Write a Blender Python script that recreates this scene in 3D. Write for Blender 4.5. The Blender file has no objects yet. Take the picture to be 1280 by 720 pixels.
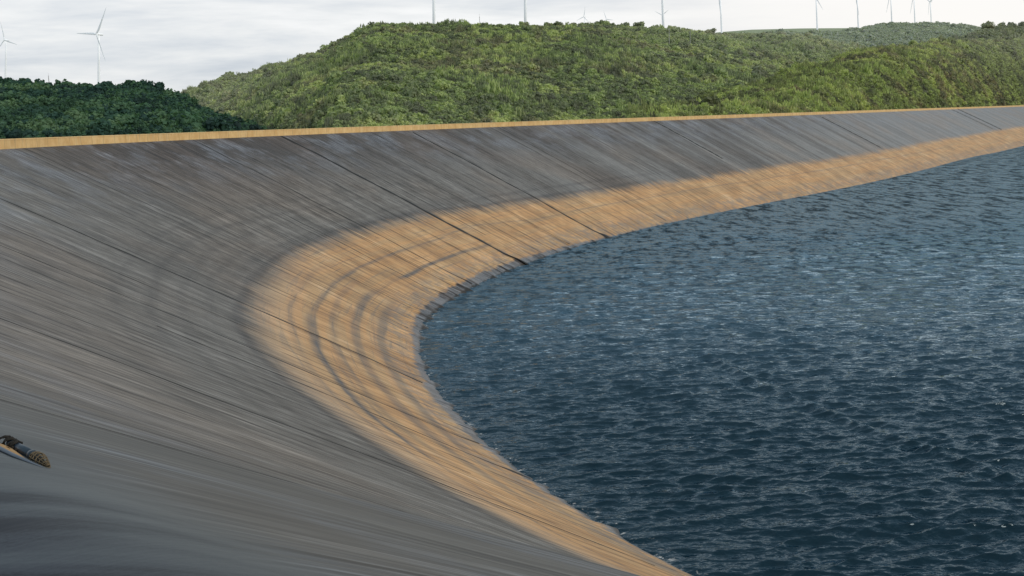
import bpy, bmesh, math, random
import numpy as np
from mathutils import Vector, Matrix
from mathutils.bvhtree import BVHTree
random.seed(7); RNG = np.random.default_rng(7)
R = math.radians
SC = bpy.context.scene
COL = SC.collection
CURVE = [(-1.0,-0.242,0.354,1.62,1.118),(-0.98,-0.348,0.44,1.651,1.065),(-0.96,-0.451,0.53,1.679,1.014),(-0.94,-0.55,0.624,1.704,0.964),(-0.92,-0.645,0.721,1.726,0.916),(-0.9,-0.737,0.823,1.746,0.87),(-0.88,-0.825,0.927,1.763,0.826),(-0.86,-0.91,1.034,1.778,0.784),(-0.84,-0.99,1.144,1.791,0.744),(-0.82,-1.068,1.257,1.802,0.708),(-0.799,-1.142,1.371,1.81,0.676),(-0.779,-1.214,1.488,1.817,0.649),(-0.759,-1.282,1.606,1.821,0.625),(-0.739,-1.348,1.725,1.824,0.605),(-0.719,-1.411,1.846,1.825,0.59),(-0.699,-1.473,1.968,1.825,0.579),(-0.679,-1.532,2.091,1.824,0.572),(-0.659,-1.59,2.215,1.823,0.563),(-0.639,-1.646,2.339,1.822,0.555),(-0.619,-1.7,2.465,1.821,0.545),(-0.599,-1.753,2.591,1.821,0.535),(-0.579,-1.803,2.718,1.828,0.513),(-0.559,-1.851,2.846,1.836,0.491),(-0.539,-1.897,2.974,1.843,0.468),(-0.519,-1.941,3.103,1.85,0.445),(-0.499,-1.983,3.233,1.857,0.424),(-0.479,-2.023,3.364,1.863,0.403),(-0.459,-2.061,3.495,1.868,0.384),(-0.439,-2.097,3.627,1.873,0.366),(-0.419,-2.132,3.759,1.877,0.35),(-0.398,-2.165,3.892,1.882,0.335),(-0.378,-2.196,4.024,1.885,0.32),(-0.358,-2.226,4.158,1.889,0.304),(-0.338,-2.253,4.291,1.894,0.285),(-0.318,-2.279,4.426,1.898,0.264),(-0.298,-2.303,4.56,1.903,0.239),(-0.278,-2.324,4.695,1.907,0.212),(-0.258,-2.343,4.83,1.912,0.182),(-0.238,-2.359,4.966,1.916,0.149),(-0.218,-2.372,5.102,1.92,0.114),(-0.198,-2.382,5.238,1.922,0.079),(-0.178,-2.389,5.374,1.919,0.055),(-0.158,-2.393,5.511,1.915,0.031),(-0.138,-2.393,5.647,1.911,0.006),(-0.118,-2.39,5.784,1.907,-0.019),(-0.098,-2.384,5.92,1.903,-0.046),(-0.078,-2.375,6.056,1.898,-0.072),(-0.058,-2.361,6.192,1.892,-0.1),(-0.038,-2.345,6.328,1.887,-0.128),(-0.018,-2.325,6.463,1.88,-0.157),(0.003,-2.297,6.617,1.874,-0.187),(0.023,-2.237,6.91,1.866,-0.217),(0.043,-2.166,7.212,1.858,-0.247),(0.063,-2.084,7.524,1.85,-0.279),(0.083,-1.989,7.844,1.841,-0.31),(0.103,-1.882,8.173,1.831,-0.341),(0.123,-1.762,8.51,1.821,-0.37),(0.143,-1.628,8.854,1.811,-0.398),(0.163,-1.481,9.205,1.801,-0.425),(0.183,-1.32,9.563,1.791,-0.45),(0.203,-1.145,9.928,1.78,-0.477),(0.223,-0.956,10.298,1.763,-0.524),(0.243,-0.752,10.675,1.745,-0.568),(0.263,-0.535,11.056,1.727,-0.61),(0.283,-0.304,11.444,1.709,-0.647),(0.303,-0.059,11.836,1.692,-0.681),(0.323,0.199,12.235,1.675,-0.711),(0.343,0.469,12.639,1.66,-0.738),(0.363,0.75,13.05,1.645,-0.761),(0.383,1.043,13.467,1.631,-0.781),(0.404,1.347,13.891,1.619,-0.797),(0.424,1.66,14.322,1.609,-0.808),(0.444,1.982,14.761,1.602,-0.815),(0.464,2.311,15.21,1.597,-0.817),(0.484,2.645,15.669,1.594,-0.814),(0.504,2.984,16.139,1.594,-0.806),(0.524,3.327,16.622,1.596,-0.794),(0.544,3.67,17.118,1.599,-0.778),(0.564,4.014,17.627,1.603,-0.762),(0.584,4.358,18.151,1.606,-0.747),(0.604,4.703,18.688,1.611,-0.732),(0.624,5.05,19.238,1.629,-0.709),(0.644,5.398,19.8,1.646,-0.688),(0.664,5.748,20.375,1.663,-0.668),(0.684,6.101,20.963,1.678,-0.649),(0.704,6.458,21.561,1.692,-0.633),(0.724,6.818,22.171,1.704,-0.621),(0.744,7.185,22.791,1.715,-0.614),(0.764,7.56,23.419,1.723,-0.612),(0.784,7.945,24.055,1.73,-0.615),(0.805,8.342,24.698,1.736,-0.623),(0.825,8.752,25.346,1.739,-0.635),(0.845,9.179,25.998,1.741,-0.653),(0.865,9.624,26.65,1.736,-0.687),(0.885,10.099,27.297,1.717,-0.753),(0.905,10.614,27.926,1.68,-0.848),(0.925,11.181,28.526,1.621,-0.971),(0.945,11.807,29.082,1.533,-1.118),(0.965,12.498,29.574,1.409,-1.283),(0.985,13.255,29.981,1.241,-1.456),(1.0,13.864,30.217,1.082,-1.585)]
# ------------------------------------------------------------------ scale and camera
U = 24.0                       # metres from the crest down to the water level
CAM_Z = 0.0619 * U
PITCH, ROLL, FPX = 0.14936, -0.03065, 1390.8
cam_d = bpy.data.cameras.new('camera'); cam = bpy.data.objects.new('camera', cam_d); COL.objects.link(cam)
cam_d.sensor_width = 36; cam_d.lens = 36 * FPX / 1280; cam_d.clip_start = 0.05; cam_d.clip_end = 40000
F = Vector((0, math.cos(PITCH), -math.sin(PITCH))); X0 = Vector((1, 0, 0)); U0 = Vector((0, math.sin(PITCH), math.cos(PITCH)))
RX = X0 * math.cos(ROLL) + U0 * math.sin(ROLL); UP = -X0 * math.sin(ROLL) + U0 * math.cos(ROLL)
M = Matrix((RX, UP, -F)).transposed().to_4x4(); M.translation = Vector((0, 0, CAM_Z)); cam.matrix_world = M
SC.camera = cam

def ray(px, py):               # viewing direction through a point of the photograph (for surveying the terrain)
    return (F * FPX + RX * (px - 640) - UP * (py - 360)).normalized()
def ue(px, py):                # x/y bearing and elevation slope (per metre of y) of that direction
    d = ray(px, py); return d.x / d.y, d.z / d.y

# ------------------------------------------------------------------ helpers
def tag(o, label=None, cat=None, group=None, kind=None):
    if label: o['label'] = label
    if cat: o['category'] = cat
    if group: o['group'] = group
    if kind: o['kind'] = kind
    return o
def link(o, parent=None):
    COL.objects.link(o)
    if parent: o.parent = parent
    return o
def empty(name, loc=(0, 0, 0), rz=0):
    o = bpy.data.objects.new(name, None); COL.objects.link(o); o.location = loc; o.rotation_euler = (0, 0, rz); o.empty_display_size = .1
    return o
def np_mesh(name, V, Fq, mat=None, smooth=True, attrs=None, uv=None):
    V = np.asarray(V, np.float32); Fq = np.asarray(Fq, np.int32); k = Fq.shape[1]
    me = bpy.data.meshes.new(name)
    me.vertices.add(len(V)); me.vertices.foreach_set('co', V.ravel())
    me.loops.add(Fq.size); me.loops.foreach_set('vertex_index', Fq.ravel())
    me.polygons.add(len(Fq)); me.polygons.foreach_set('loop_start', np.arange(0, Fq.size, k, dtype=np.int32))
    me.polygons.foreach_set('use_smooth', np.full(len(Fq), smooth))
    if attrs:
        for n, a in attrs.items():
            at = me.attributes.new(n, 'FLOAT', 'POINT'); at.data.foreach_set('value', np.asarray(a, np.float32).ravel())
    me.update(); me.validate()
    if mat: me.materials.append(mat)
    return me
def np_obj(name, *a, parent=None, **k):
    return link(bpy.data.objects.new(name, np_mesh(name, *a, **k)), parent)
def grid_faces(n, m, closed=False):
    i = np.arange(n if closed else n - 1)[:, None]; j = np.arange(m - 1)[None]
    i2 = (i + 1) % n
    return np.stack([i * m + j, i2 * m + j, i2 * m + j + 1, i * m + j + 1], -1).reshape(-1, 4)
def bm_obj(name, bm, mat, parent=None, smooth=False):
    me = bpy.data.meshes.new(name); bm.normal_update(); bm.to_mesh(me); bm.free()
    if smooth:
        for p in me.polygons: p.use_smooth = True
    me.materials.append(mat)
    return link(bpy.data.objects.new(name, me), parent)
def tube(bm, pts, rad, n=10, cap=True, sx=1.0):
    rings = []; pts = [Vector(p) for p in pts]
    rad = rad if hasattr(rad, '__len__') else [rad] * len(pts)
    for i, p in enumerate(pts):
        d = (pts[min(i + 1, len(pts) - 1)] - pts[max(i - 1, 0)]).normalized()
        a = d.cross(Vector((0, 0, 1)));
        if a.length < 1e-3: a = d.cross(Vector((0, 1, 0)))
        a.normalize(); b = a.cross(d)
        rings.append([bm.verts.new(p + (a * math.cos(t) * sx + b * math.sin(t)) * rad[i]) for t in [2 * math.pi * k / n for k in range(n)]])
    for r0, r1 in zip(rings, rings[1:]):
        for k in range(n): bm.faces.new((r0[k], r0[(k + 1) % n], r1[(k + 1) % n], r1[k]))
    if cap: bm.faces.new(rings[0][::-1]); bm.faces.new(rings[-1])

def vnoise(x, seed=0):         # smooth 1-D value noise, -1..1
    x = np.asarray(x, float); i = np.floor(x).astype(int); f = x - i; f = f * f * (3 - 2 * f)
    h = lambda n: np.modf(np.sin((n + seed * 57.31) * 12.9898) * 43758.5453)[0] * 1.0
    a = np.abs(h(i)); b = np.abs(h(i + 1)); return (a + (b - a) * f) * 2 - 1
def vnoise2(x, y, seed=0):
    x = np.asarray(x, float); y = np.asarray(y, float)
    i = np.floor(x); j = np.floor(y); fx = x - i; fy = y - j; fx = fx * fx * (3 - 2 * fx); fy = fy * fy * (3 - 2 * fy)
    h = lambda a, b: np.modf(np.abs(np.sin(a * 127.1 + b * 311.7 + seed * 74.7) * 43758.5453))[0]
    return ((h(i, j) * (1 - fx) + h(i + 1, j) * fx) * (1 - fy) + (h(i, j + 1) * (1 - fx) + h(i + 1, j + 1) * fx) * fy) * 2 - 1
def fbm2(x, y, o=4, seed=0):
    r = 0; a = 1; n = 0
    for k in range(o): r = r + a * vnoise2(x * 2 ** k, y * 2 ** k, seed + k); n += a; a *= .5
    return r / n
def sstep(e0, e1, x):
    t = np.clip((x - e0) / (e1 - e0), 0, 1); return t * t * (3 - 2 * t)

# node helper
class NT:
    def __init__(s, name, world=False):
        if world: s.owner = world
        else: s.owner = bpy.data.materials.new(name)
        s.owner.use_nodes = True; s.t = s.owner.node_tree; s.t.nodes.clear()
    def n(s, typ, ins=None, **props):
        nd = s.t.nodes.new('ShaderNode' + typ)
        for k, v in props.items(): setattr(nd, k, v)
        for k, v in (ins or {}).items():
            sock = nd.inputs[k]
            if hasattr(v, 'links') or isinstance(v, bpy.types.NodeSocket): s.t.links.new(v, sock)
            else: sock.default_value = v
        return nd
    def math(s, op, a, b=None, clamp=False, c=None):
        ins = {0: a}
        if b is not None: ins[1] = b
        if c is not None: ins[2] = c
        nd = s.n('Math', ins, operation=op); nd.use_clamp = clamp; return nd.outputs[0]
    def mix(s, f, a, b, blend='MIX'):
        nd = s.t.nodes.new('ShaderNodeMix'); nd.data_type = 'RGBA'; nd.blend_type = blend; nd.clamp_factor = True
        for i, v in ((0, f), (6, a), (7, b)):
            if isinstance(v, bpy.types.NodeSocket): s.t.links.new(v, nd.inputs[i])
            else: nd.inputs[i].default_value = (v + (1,) if (i and isinstance(v, tuple) and len(v) == 3) else v)
        return nd.outputs[2]
    def mr(s, x, a, b, c=0.0, d=1.0, smooth=True):
        nd = s.n('MapRange', {0: x, 1: a, 2: b, 3: c, 4: d}); nd.interpolation_type = 'SMOOTHSTEP' if smooth else 'LINEAR'; return nd.outputs[0]
    def attr(s, name, typ='GEOMETRY'):
        nd = s.n('Attribute'); nd.attribute_name = name; nd.attribute_type = typ; return nd
    def noise(s, vec, scale=1.0, detail=4.0, rough=.5, dist=0.0):
        return s.n('TexNoise', {'Vector': vec, 'Scale': scale, 'Detail': detail, 'Roughness': rough, 'Distortion': dist}).outputs[0]
    def comb(s, x, y, z=0.0): return s.n('CombineXYZ', {0: x, 1: y, 2: z}).outputs[0]
    def ramp(s, f, stops):
        nd = s.n('ValToRGB', {0: f}); cr = nd.color_ramp
        while len(cr.elements) < len(stops): cr.elements.new(.5)
        for e, (p, c) in zip(cr.elements, stops): e.position = p; e.color = tuple(c) + (1,)
        return nd.outputs[0]
    def out(s, surf):
        s.t.links.new(surf, s.n('OutputMaterial').inputs[0]); return s.owner
    def principled(s, **ins):
        m = {k.replace('_', ' '): (v + (1,) if isinstance(v, tuple) and len(v) == 3 else v) for k, v in ins.items()}
        return s.n('BsdfPrincipled', m).outputs[0]
    def bump(s, h, strength=.5, dist=.1):
        return s.n('Bump', {'Height': h, 'Strength': strength, 'Distance': dist}).outputs[0]
def plain(name, col, rough=.7, metallic=0.0, var=.25, scale=3.0):
    s = NT(name); p = s.n('NewGeometry').outputs['Position']; n = s.noise(p, scale, 5)
    c = s.mix(n, tuple(a * (1 - var) for a in col), tuple(min(1, a * (1 + var)) for a in col))
    return s.out(s.principled(Base_Color=c, Roughness=rough, Metallic=metallic, Normal=s.bump(n, .2, .02)))

# ------------------------------------------------------------------ the rim of the reservoir (plan), crest point and run down to the water
CURVE = [r for r in CURVE if r[0] <= .806]
cv = np.array([r[1:] for r in CURVE])
def mm(deg, l=1.95): return (l * math.cos(R(deg)), l * math.sin(R(deg)))
pre = [((8, -.2), 100), ((4, -.75), 92), ((2, -.62), 84), ((1, -.36), 72), ((.5, -.12), 62), ((.2, -.02), 56), ((.055, .07), 51), ((-.022, .135), 46), ((-.1, .212), 42), ((-.165, .282), 38)]
_x, _y = CURVE[-1][1], CURVE[-1][2]; _d = (math.cos(R(57.8)), math.sin(R(57.8)))
post = [((_x + _d[0] * k, _y + _d[1] * k), (1.63 , -1.0)) for k in (2.5, 5, 8, 12, 22, 45)] + [((40, 70), (.3, -1.9)), ((50, 64), (-1, -1.6)), ((55, 48), (-1.8, -.7)), ((53, 25), (-1.95, 0)), ((40, 8), (-1.4, 1.35)), ((25, 1), (-.6, 1.85))]
POST_S = [.86, .915, .965, 1, 1.05, 1.1] + [1.1] * 6
FARS = 1.099
rows = [p + mm(a) for p, a in pre] + [tuple(r) for r in cv] + [p + m for p, m in post]
P = np.array(rows) * U
I_S = len(pre)                 # index where the surveyed part (s = -1) begins
S_ARR = np.concatenate([np.full(len(pre), -1.0), [r[0] for r in CURVE], POST_S])
ch = np.concatenate([[0], np.cumsum(np.hypot(*(np.diff(np.vstack([P, P[:1]])[:, :2], axis=0).T)))])
LOOP = ch[-1]; A_K = ch[:-1]
def rim(a):                    # cubic Hermite through the rim points, closed; returns cx, cy, mx, my
    a = np.mod(a, LOOP); i = np.clip(np.searchsorted(ch, a, side='right') - 1, 0, len(P) - 1); n = len(P)
    i0, i2, i3 = (i - 1) % n, (i + 1) % n, (i + 2) % n
    h = ch[i + 1] - ch[i]; hp = (ch[i0 + 1] - ch[i0]); hn = (ch[i2 + 1] - ch[i2])
    t = (a - ch[i]) / h
    d1 = (P[i2] - P[i0]) / (h + hp)[:, None]; d2 = (P[i3] - P[i]) / (h + hn)[:, None]
    t_ = t[:, None]; h_ = h[:, None]
    return (2 * t_**3 - 3 * t_**2 + 1) * P[i] + (t_**3 - 2 * t_**2 + t_) * h_ * d1 + (-2 * t_**3 + 3 * t_**2) * P[i2] + (t_**3 - t_**2) * h_ * d2
A0 = A_K[I_S]                  # arc length at s = -1
NSV = len(cv) + 4
def a_of_s(s): return np.interp(s, S_ARR[I_S:I_S + NSV], A_K[I_S:I_S + NSV])
Q_ = 0.0416
# sampling along the rim, dense near the viewpoint
al = [0.0]
while al[-1] < LOOP:
    r = rim(np.array([al[-1]]))[0]; w = np.hypot(r[0] + r[2] * .5, r[1] + r[3] * .5); c = np.hypot(r[0], r[1])
    vis = A_K[I_S - 4] < al[-1] < A_K[I_S + len(cv) + 5]
    fin = A_K[I_S + 18] < al[-1] < A_K[I_S + 66]
    al.append(al[-1] + (np.clip(min(c, w) * (.0028 if fin else .0055), .05, 3.0) if vis else np.clip(min(c, w) * .03, .3, 14)))
AL = np.array(al[:-1]); AL = AL * (LOOP / (AL[-1] + (AL[-1] - AL[-2])))
RM = rim(AL); NA = len(AL)
ML = np.hypot(RM[:, 2], RM[:, 3])
OUTW = -RM[:, 2:] / ML[:, None]
# how far the parapet stands behind the liner's edge (wider where the viewpoint is)
DCAM = np.hypot(RM[:, 0], RM[:, 1])
near_w = (1 - sstep(30, 75, DCAM))
SETB = .35 + 3.4 * near_w

# ------------------------------------------------------------------ liner of the basin
TT = np.concatenate([np.linspace(-.1, -.01, 6), np.linspace(-.008, .06, 30), np.linspace(.063, .9, 120), np.linspace(.904, 1.04, 60), np.linspace(1.06, 1.4, 6)])
NTt = len(TT)
def prof(t):                   # depth below the crest as a fraction of the water depth
    return np.where(t < -.05, 0, (t + np.sqrt(t * t + .006**2)) / 2 - .00018)
def surf(a, t, r=None):
    r = rim(a) if r is None else r
    ml = np.hypot(r[..., 2], r[..., 3]); o = -r[..., 2:] / ml[..., None]
    tp = np.maximum(t, 0); q = tp + Q_ * tp * (1 - tp)
    return r, ml, o, q
s_band = [(-1, .625), (-.84, .625), (-.764, .64), (-.694, .645), (-.58, .64), (-.48, .617), (-.36, .625), (-.21, .633), (-.07, .625), (.05, .617), (.14, .621), (.18, .649), (.25, .657), (.4, .665), (.48, .641), (.57, .645), (.67, .641), (.825, .617), (.96, .59), (1, .59)]
sa = a_of_s(np.array([p[0] for p in s_band])); sb = np.array([p[1] for p in s_band])
BAND = np.interp(AL, sa, sb)
SS = np.interp(AL, A_K[I_S:I_S + NSV + 2], S_ARR[I_S:I_S + NSV + 2])
def stripe(tc, w, s0, s1, fade=.08, knots=None):
    c = tc if knots is None else np.interp(SS, [k[0] for k in knots], [k[1] for k in knots])
    c = np.broadcast_to(c, SS.shape)
    wob = .004 * vnoise(AL / 9, int(tc * 1000))
    m = sstep(s0 - fade, s0, SS) * (1 - sstep(s1, s1 + fade, SS))
    return np.exp(-((TT[None] - c[:, None] - wob[:, None]) / (w * .72))**4) * m[:, None]
st = 0
st = st + .55 * stripe(.75, .0055, -.9, .75, knots=[(-1, .735), (-.5, .743), (-.1, .757), (.1, .75), (.14, .727), (.2, .78), (.28, .772), (.4, .767), (1, .76)])
st = st + .75 * stripe(.743, .014, -.62, -.33) + .25 * stripe(.757, .010, -.15, .12)
st = st + .8 * stripe(.85, .011, .02, .125, .012) + .7 * stripe(.845, .017, -.62, -.12, .1) + .3 * stripe(.85, .008, -.2, .05)
st = st + .6 * stripe(.905, .017, -.55, -.12, .08)
st = st + .45 * stripe(.79, .012, -.6, -.12, .1) + .3 * stripe(.70, .012, -.7, -.1, .15)
st = st * (.85 + .2 * vnoise2(AL[:, None] / 1.7, TT[None] * 14, 5))
arc = .55 * stripe(.452, .012, -.55, .02, .15) + .4 * stripe(.40, .01, -.6, .1, .2) + .35 * stripe(.50, .012, -.6, -.1, .2) + .3 * stripe(.545, .01, -.65, .1, .2)  # darker arcs on the grey liner above the band
arc = arc + 1.0 * stripe(.6, .017, -.75, .25, .15, knots=[(a, b - .022) for a, b in s_band]) + .5 * stripe(.575, .016, -.2, .3, .2)
wetk = [(-1, .985), (-.58, .965), (-.5, .951), (-.39, .95), (-.26, .965), (-.09, .957), (.01, .951), (.08, .945), (.16, .957), (.23, .985), (.4, .993), (.6, .996), (1, .99)]
WET = np.interp(SS, [k[0] for k in wetk], [k[1] for k in wetk]); WET = WET + .012 * (1 - sstep(.15, .25, SS)); WET = np.where((AL < A0) | (SS >= 1.09), .985, WET)

# folds of the loose liner lying along the fall lines
r_, ml_, o_, q_ = surf(None, TT[None], RM[:, None, :])
Z = -U * prof(TT)[None] + 0 * AL[:, None]
XY = RM[:, None, :2] + RM[:, None, 2:] * q_[..., None]
outd = np.clip(-TT / .1, 0, 1)[None] * (SETB[:, None] + .15)
XY = XY + OUTW[:, None, :] * outd[..., None]
folds = []                     # (s, half width m, height m, t start)
for s, w, h, t0 in [(.128, .6, .38, .93), (.228, .5, .3, .95), (.085, .5, .5, .925), (.105, .4, .4, .93), (.062, .5, .45, .93), (.045, .5, .5, .92), (.02, .7, .4, .93), (.15, .4, .35, .95), (.17, .4, .3, .95), (.19, .4, .3, .96), (-.03, .8, .4, .93), (-.07, .8, .35, .93), (-.12, .9, .4, .93), (-.17, .8, .3, .94), (-.23, .8, .35, .93), (-.3, .7, .3, .94), (-.36, .7, .3, .94), (-.42, .6, .3, .95), (-.48, .6, .3, .95), (-.53, .5, .25, .95), (-.6, .5, .25, .96), (-.66, .5, .25, .96)]:
    folds.append((float(a_of_s(s)), w, h, t0))
A_DARK = float(a_of_s(-.1)); gf = random.Random(21); sk = -.62
while sk < .30:
    wv = .32 + .3 * gf.random(); folds.append((float(a_of_s(sk)), wv, gf.choice([.1, .15, .22, .32, .42]) * (.35 if sk < -.12 else 1.0), .925 + .045 * gf.random())); sk += gf.uniform(.008, .022) * (1.0 if sk < 0 else .55)
FH = np.zeros_like(Z); TB = np.zeros_like(Z)
for a, w, h, t0 in folds:
    g = np.exp(-((AL - a) / w)**2)[:, None]
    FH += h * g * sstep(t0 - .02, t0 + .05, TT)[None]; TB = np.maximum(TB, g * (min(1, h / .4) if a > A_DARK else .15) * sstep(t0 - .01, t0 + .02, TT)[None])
# general small wrinkles running down the slope
micro = .025 * vnoise(AL / .9, 3) + .018 * vnoise(AL / .35, 9)
NRW = sstep(5, 30, np.hypot(XY[..., 0], XY[..., 1])); FH += micro[:, None] * (.25 + .75 * NRW) * sstep(.0, .08, TT)[None] * (.7 + .3 * vnoise2(AL[:, None] / 3, TT[None] * 5, 8))
FH += .035 * vnoise2(AL[:, None] / 2.2, TT[None] * 9, 12) * sstep(.95, .985, TT)[None]
FH += .05 * fbm2(AL[:, None] / 7, TT[None] * 6, 3, 22) * sstep(.01, .1, TT)[None]
XY = XY + (-OUTW)[:, None, :] * (FH * .45)[..., None]; Z = Z + FH * .89
V = np.concatenate([XY, Z[..., None]], -1).reshape(-1, 3)
full = np.ones_like(Z)
attrs = dict(arc=AL[:, None] * full, tt=TT[None] * full, band=(TT[None] - BAND[:, None]) * full, stripe=st * full, dark_arcs=arc * full,
             wet=(TT[None] - WET[:, None]) * full, near=(1 - sstep(6, 34, np.hypot(XY[..., 0], XY[..., 1]))) * full, srow=SS[:, None] * full,
             fold=TB)
GF = grid_faces(NA, NTt, True)

def liner_material():
    s = NT('liner'); a = s.attr('arc').outputs['Fac']; t = s.attr('tt').outputs['Fac']; band = s.attr('band').outputs['Fac']
    stp = s.attr('stripe').outputs['Fac']; arcd = s.attr('dark_arcs').outputs['Fac']; wet = s.attr('wet').outputs['Fac']; near = s.attr('near').outputs['Fac']; sr = s.attr('srow').outputs['Fac']
    tm = s.math('MULTIPLY', t, 50.0)
    def streak(sa_, st_, det=3, rough=.6, off=0.0): return s.noise(s.comb(s.math('MULTIPLY', a, sa_), s.math('MULTIPLY', tm, st_), off), 1.0, det, rough)
    n1 = streak(.9, .06, 4, .7); n2 = streak(6.5, .22, 3, .7, 3.1); n3 = streak(.16, .03, 4, .6, 7.7); n4 = streak(.035, .045, 3, .5, 11.0); n5 = streak(20.0, .5, 2, .6, 5.0); n6 = streak(.11, .008, 4, .65, 17.0)
    blot = s.noise(s.comb(s.math('MULTIPLY', a, .12), s.math('MULTIPLY', tm, .14), 2.0), 1.0, 5, .62)
    fine_ = s.noise(s.comb(s.math('MULTIPLY', a, .5), s.math('MULTIPLY', tm, .35), 21.0), 1.0, 6, .75)
    aw = s.math('ADD', a, s.math('MULTIPLY', s.math('SUBTRACT', s.noise(s.comb(s.math('MULTIPLY', a, .02), s.math('MULTIPLY', tm, .12), 3.0), 1.0, 3, .5), .5), .9))
    def panel(sc, w, off):
        ww = s.math('ADD', s.math('MULTIPLY', aw, sc), off)
        e = s.n('TexVoronoi', {'W': ww, 'Scale': 1.0, 'Randomness': 1.0}, voronoi_dimensions='1D', feature='DISTANCE_TO_EDGE').outputs['Distance']
        cl_ = s.n('TexVoronoi', {'W': ww, 'Scale': 1.0, 'Randomness': 1.0}, voronoi_dimensions='1D', feature='F1').outputs['Color']
        r3 = s.n('SeparateColor', {0: cl_}).outputs
        brk = s.mr(s.noise(s.comb(s.math('MULTIPLY', ww, 1.0), s.math('MULTIPLY', tm, .16), off), 1.0, 3, .6), .40, .55)
        return s.math('MULTIPLY', s.mr(e, w * sc, w * sc * .25), brk), r3[0], r3[1]
    l1, t1, u1 = panel(.20, .30, 1.7); l2, t2, u2 = panel(.62, .18, 5.3); l3, t3, u3 = panel(2.2, .08, 9.1)
    tone = s.math('ADD', s.math('MULTIPLY', s.math('SUBTRACT', t1, .5), .012), s.math('ADD', s.math('MULTIPLY', s.math('SUBTRACT', t2, .5), .018), s.math('MULTIPLY', s.math('SUBTRACT', t3, .5), .030)))
    tide = s.noise(s.comb(s.math('MULTIPLY', a, .035), s.math('MULTIPLY', tm, 1.1), 31.0), 1.0, 4, .7); tide2 = s.noise(s.comb(s.math('MULTIPLY', a, .03), s.math('MULTIPLY', tm, .5), 37.0), 1.0, 3, .6)
    g = s.math('ADD', s.math('MULTIPLY', n1, .12), s.math('ADD', s.math('MULTIPLY', n2, .40), s.math('ADD', s.math('MULTIPLY', n3, .06), s.math('ADD', s.math('MULTIPLY', n5, .27), s.math('MULTIPLY', fine_, .15)))))
    g = s.math('ADD', g, s.math('SUBTRACT', tone, s.math('MULTIPLY', s.math('MULTIPLY', s.mr(tide2, .5, .6), s.mr(t, .2, .5)), .012)))
    grey = s.ramp(g, [(.405, (.045, .038, .031)), (.47, (.118, .103, .087)), (.525, (.190, .172, .149)), (.60, (.36, .335, .305))])
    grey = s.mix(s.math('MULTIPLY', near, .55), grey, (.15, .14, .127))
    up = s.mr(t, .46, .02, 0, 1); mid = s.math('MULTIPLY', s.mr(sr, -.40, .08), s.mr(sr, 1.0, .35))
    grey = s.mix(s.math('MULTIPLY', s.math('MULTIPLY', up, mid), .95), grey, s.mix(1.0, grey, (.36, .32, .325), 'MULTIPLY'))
    band6 = s.mr(n6, .40, .60)
    grey = s.mix(s.math('MULTIPLY', s.mr(sr, .0, .5), .60), grey, s.mix(band6, s.mix(n2, (.045, .038, .035), (.14, .125, .115)), s.mix(n2, (.14, .135, .13), (.43, .425, .41))))
    grey = s.mix(s.math('MULTIPLY', s.mr(sr, .5, .85), .45), grey, (.34, .34, .34))
    # bluish dusty bloom in patches near the crest
    bl = s.math('MULTIPLY', s.math('MULTIPLY', s.mr(t, .40, .04), s.mr(blot, .44, .60)), s.mr(n2, .38, .6))
    grey = s.mix(s.math('MULTIPLY', bl, .75), grey, s.mix(s.mr(n5, .4, .6), (.12, .135, .165), (.38, .40, .44)))
    brn = s.mr(n4, .45, .62)
    grey = s.mix(s.math('MULTIPLY', brn, .28), grey, s.mix(1.0, grey, (1.25, .95, .72), 'MULTIPLY'))
    grey = s.mix(s.math('MULTIPLY', arcd, .55), grey, s.mix(1.0, grey, (.42, .42, .46), 'MULTIPLY'))
    # ochre silt band
    sand = s.ramp(s.math('ADD', s.math('MULTIPLY', n1, .35), s.math('ADD', s.math('MULTIPLY', blot, .35), s.math('MULTIPLY', n2, .3))), [(.36, (.19, .125, .072)), (.45, (.43, .255, .12)), (.53, (.60, .365, .17)), (.62, (.76, .53, .32))])
    thin = s.mr(n1, .62, .42)
    sand = s.mix(s.math('MULTIPLY', s.mr(tide, .54, .62), s.mr(sr, .35, -.1, .28, .48)), sand, s.mix(thin, (.28, .20, .13), (.20, .17, .145)))
    sand = s.mix(s.math('MULTIPLY', s.mr(tide2, .56, .44), .35), sand, s.mix(1.0, sand, (1.25, 1.0, .75), 'MULTIPLY'))
    sand = s.mix(s.math('MULTIPLY', s.mr(t1, .3, .8), .22), sand, s.mix(1.0, sand, (.75, .74, .74), 'MULTIPLY'))
    pale = s.math('MULTIPLY', s.mr(band, .12, .0), s.mr(sr, .1, -.35)); sand = s.mix(s.math('MULTIPLY', pale, .45), sand, s.mix(n1, (.40, .29, .20), (.70, .52, .36)))
    sand = s.mix(s.math('MULTIPLY', s.math('MULTIPLY', s.mr(t, .86, .93), s.mr(fine_, .56, .44)), .55), sand, (.20, .19, .18))
    sand = s.mix(s.math('MULTIPLY', stp, .95, True), sand, s.mix(n2, (.09, .085, .09), (.19, .165, .14)))
    edge = s.math('ADD', band, s.math('ADD', s.math('MULTIPLY', s.math('SUBTRACT', n1, .5), .085), s.math('MULTIPLY', s.math('SUBTRACT', n2, .5), .05)))
    edge = s.math('ADD', edge, s.math('MULTIPLY', s.math('SUBTRACT', blot, .5), .035))
    edge = s.math('ADD', edge, s.math('MULTIPLY', tone, s.mr(sr, -.2, .3, .25, .9)))
    fb = s.mr(edge, -.03, .055)
    col = s.mix(fb, grey, sand)
    ln = s.math('MAXIMUM', s.math('MULTIPLY', l1, s.math('MULTIPLY_ADD', u1, .4, c=.55)), s.math('MAXIMUM', s.math('MULTIPLY', l2, s.math('MULTIPLY', u2, .95)), s.math('MULTIPLY', l3, s.math('MULTIPLY', u3, .8))))
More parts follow.
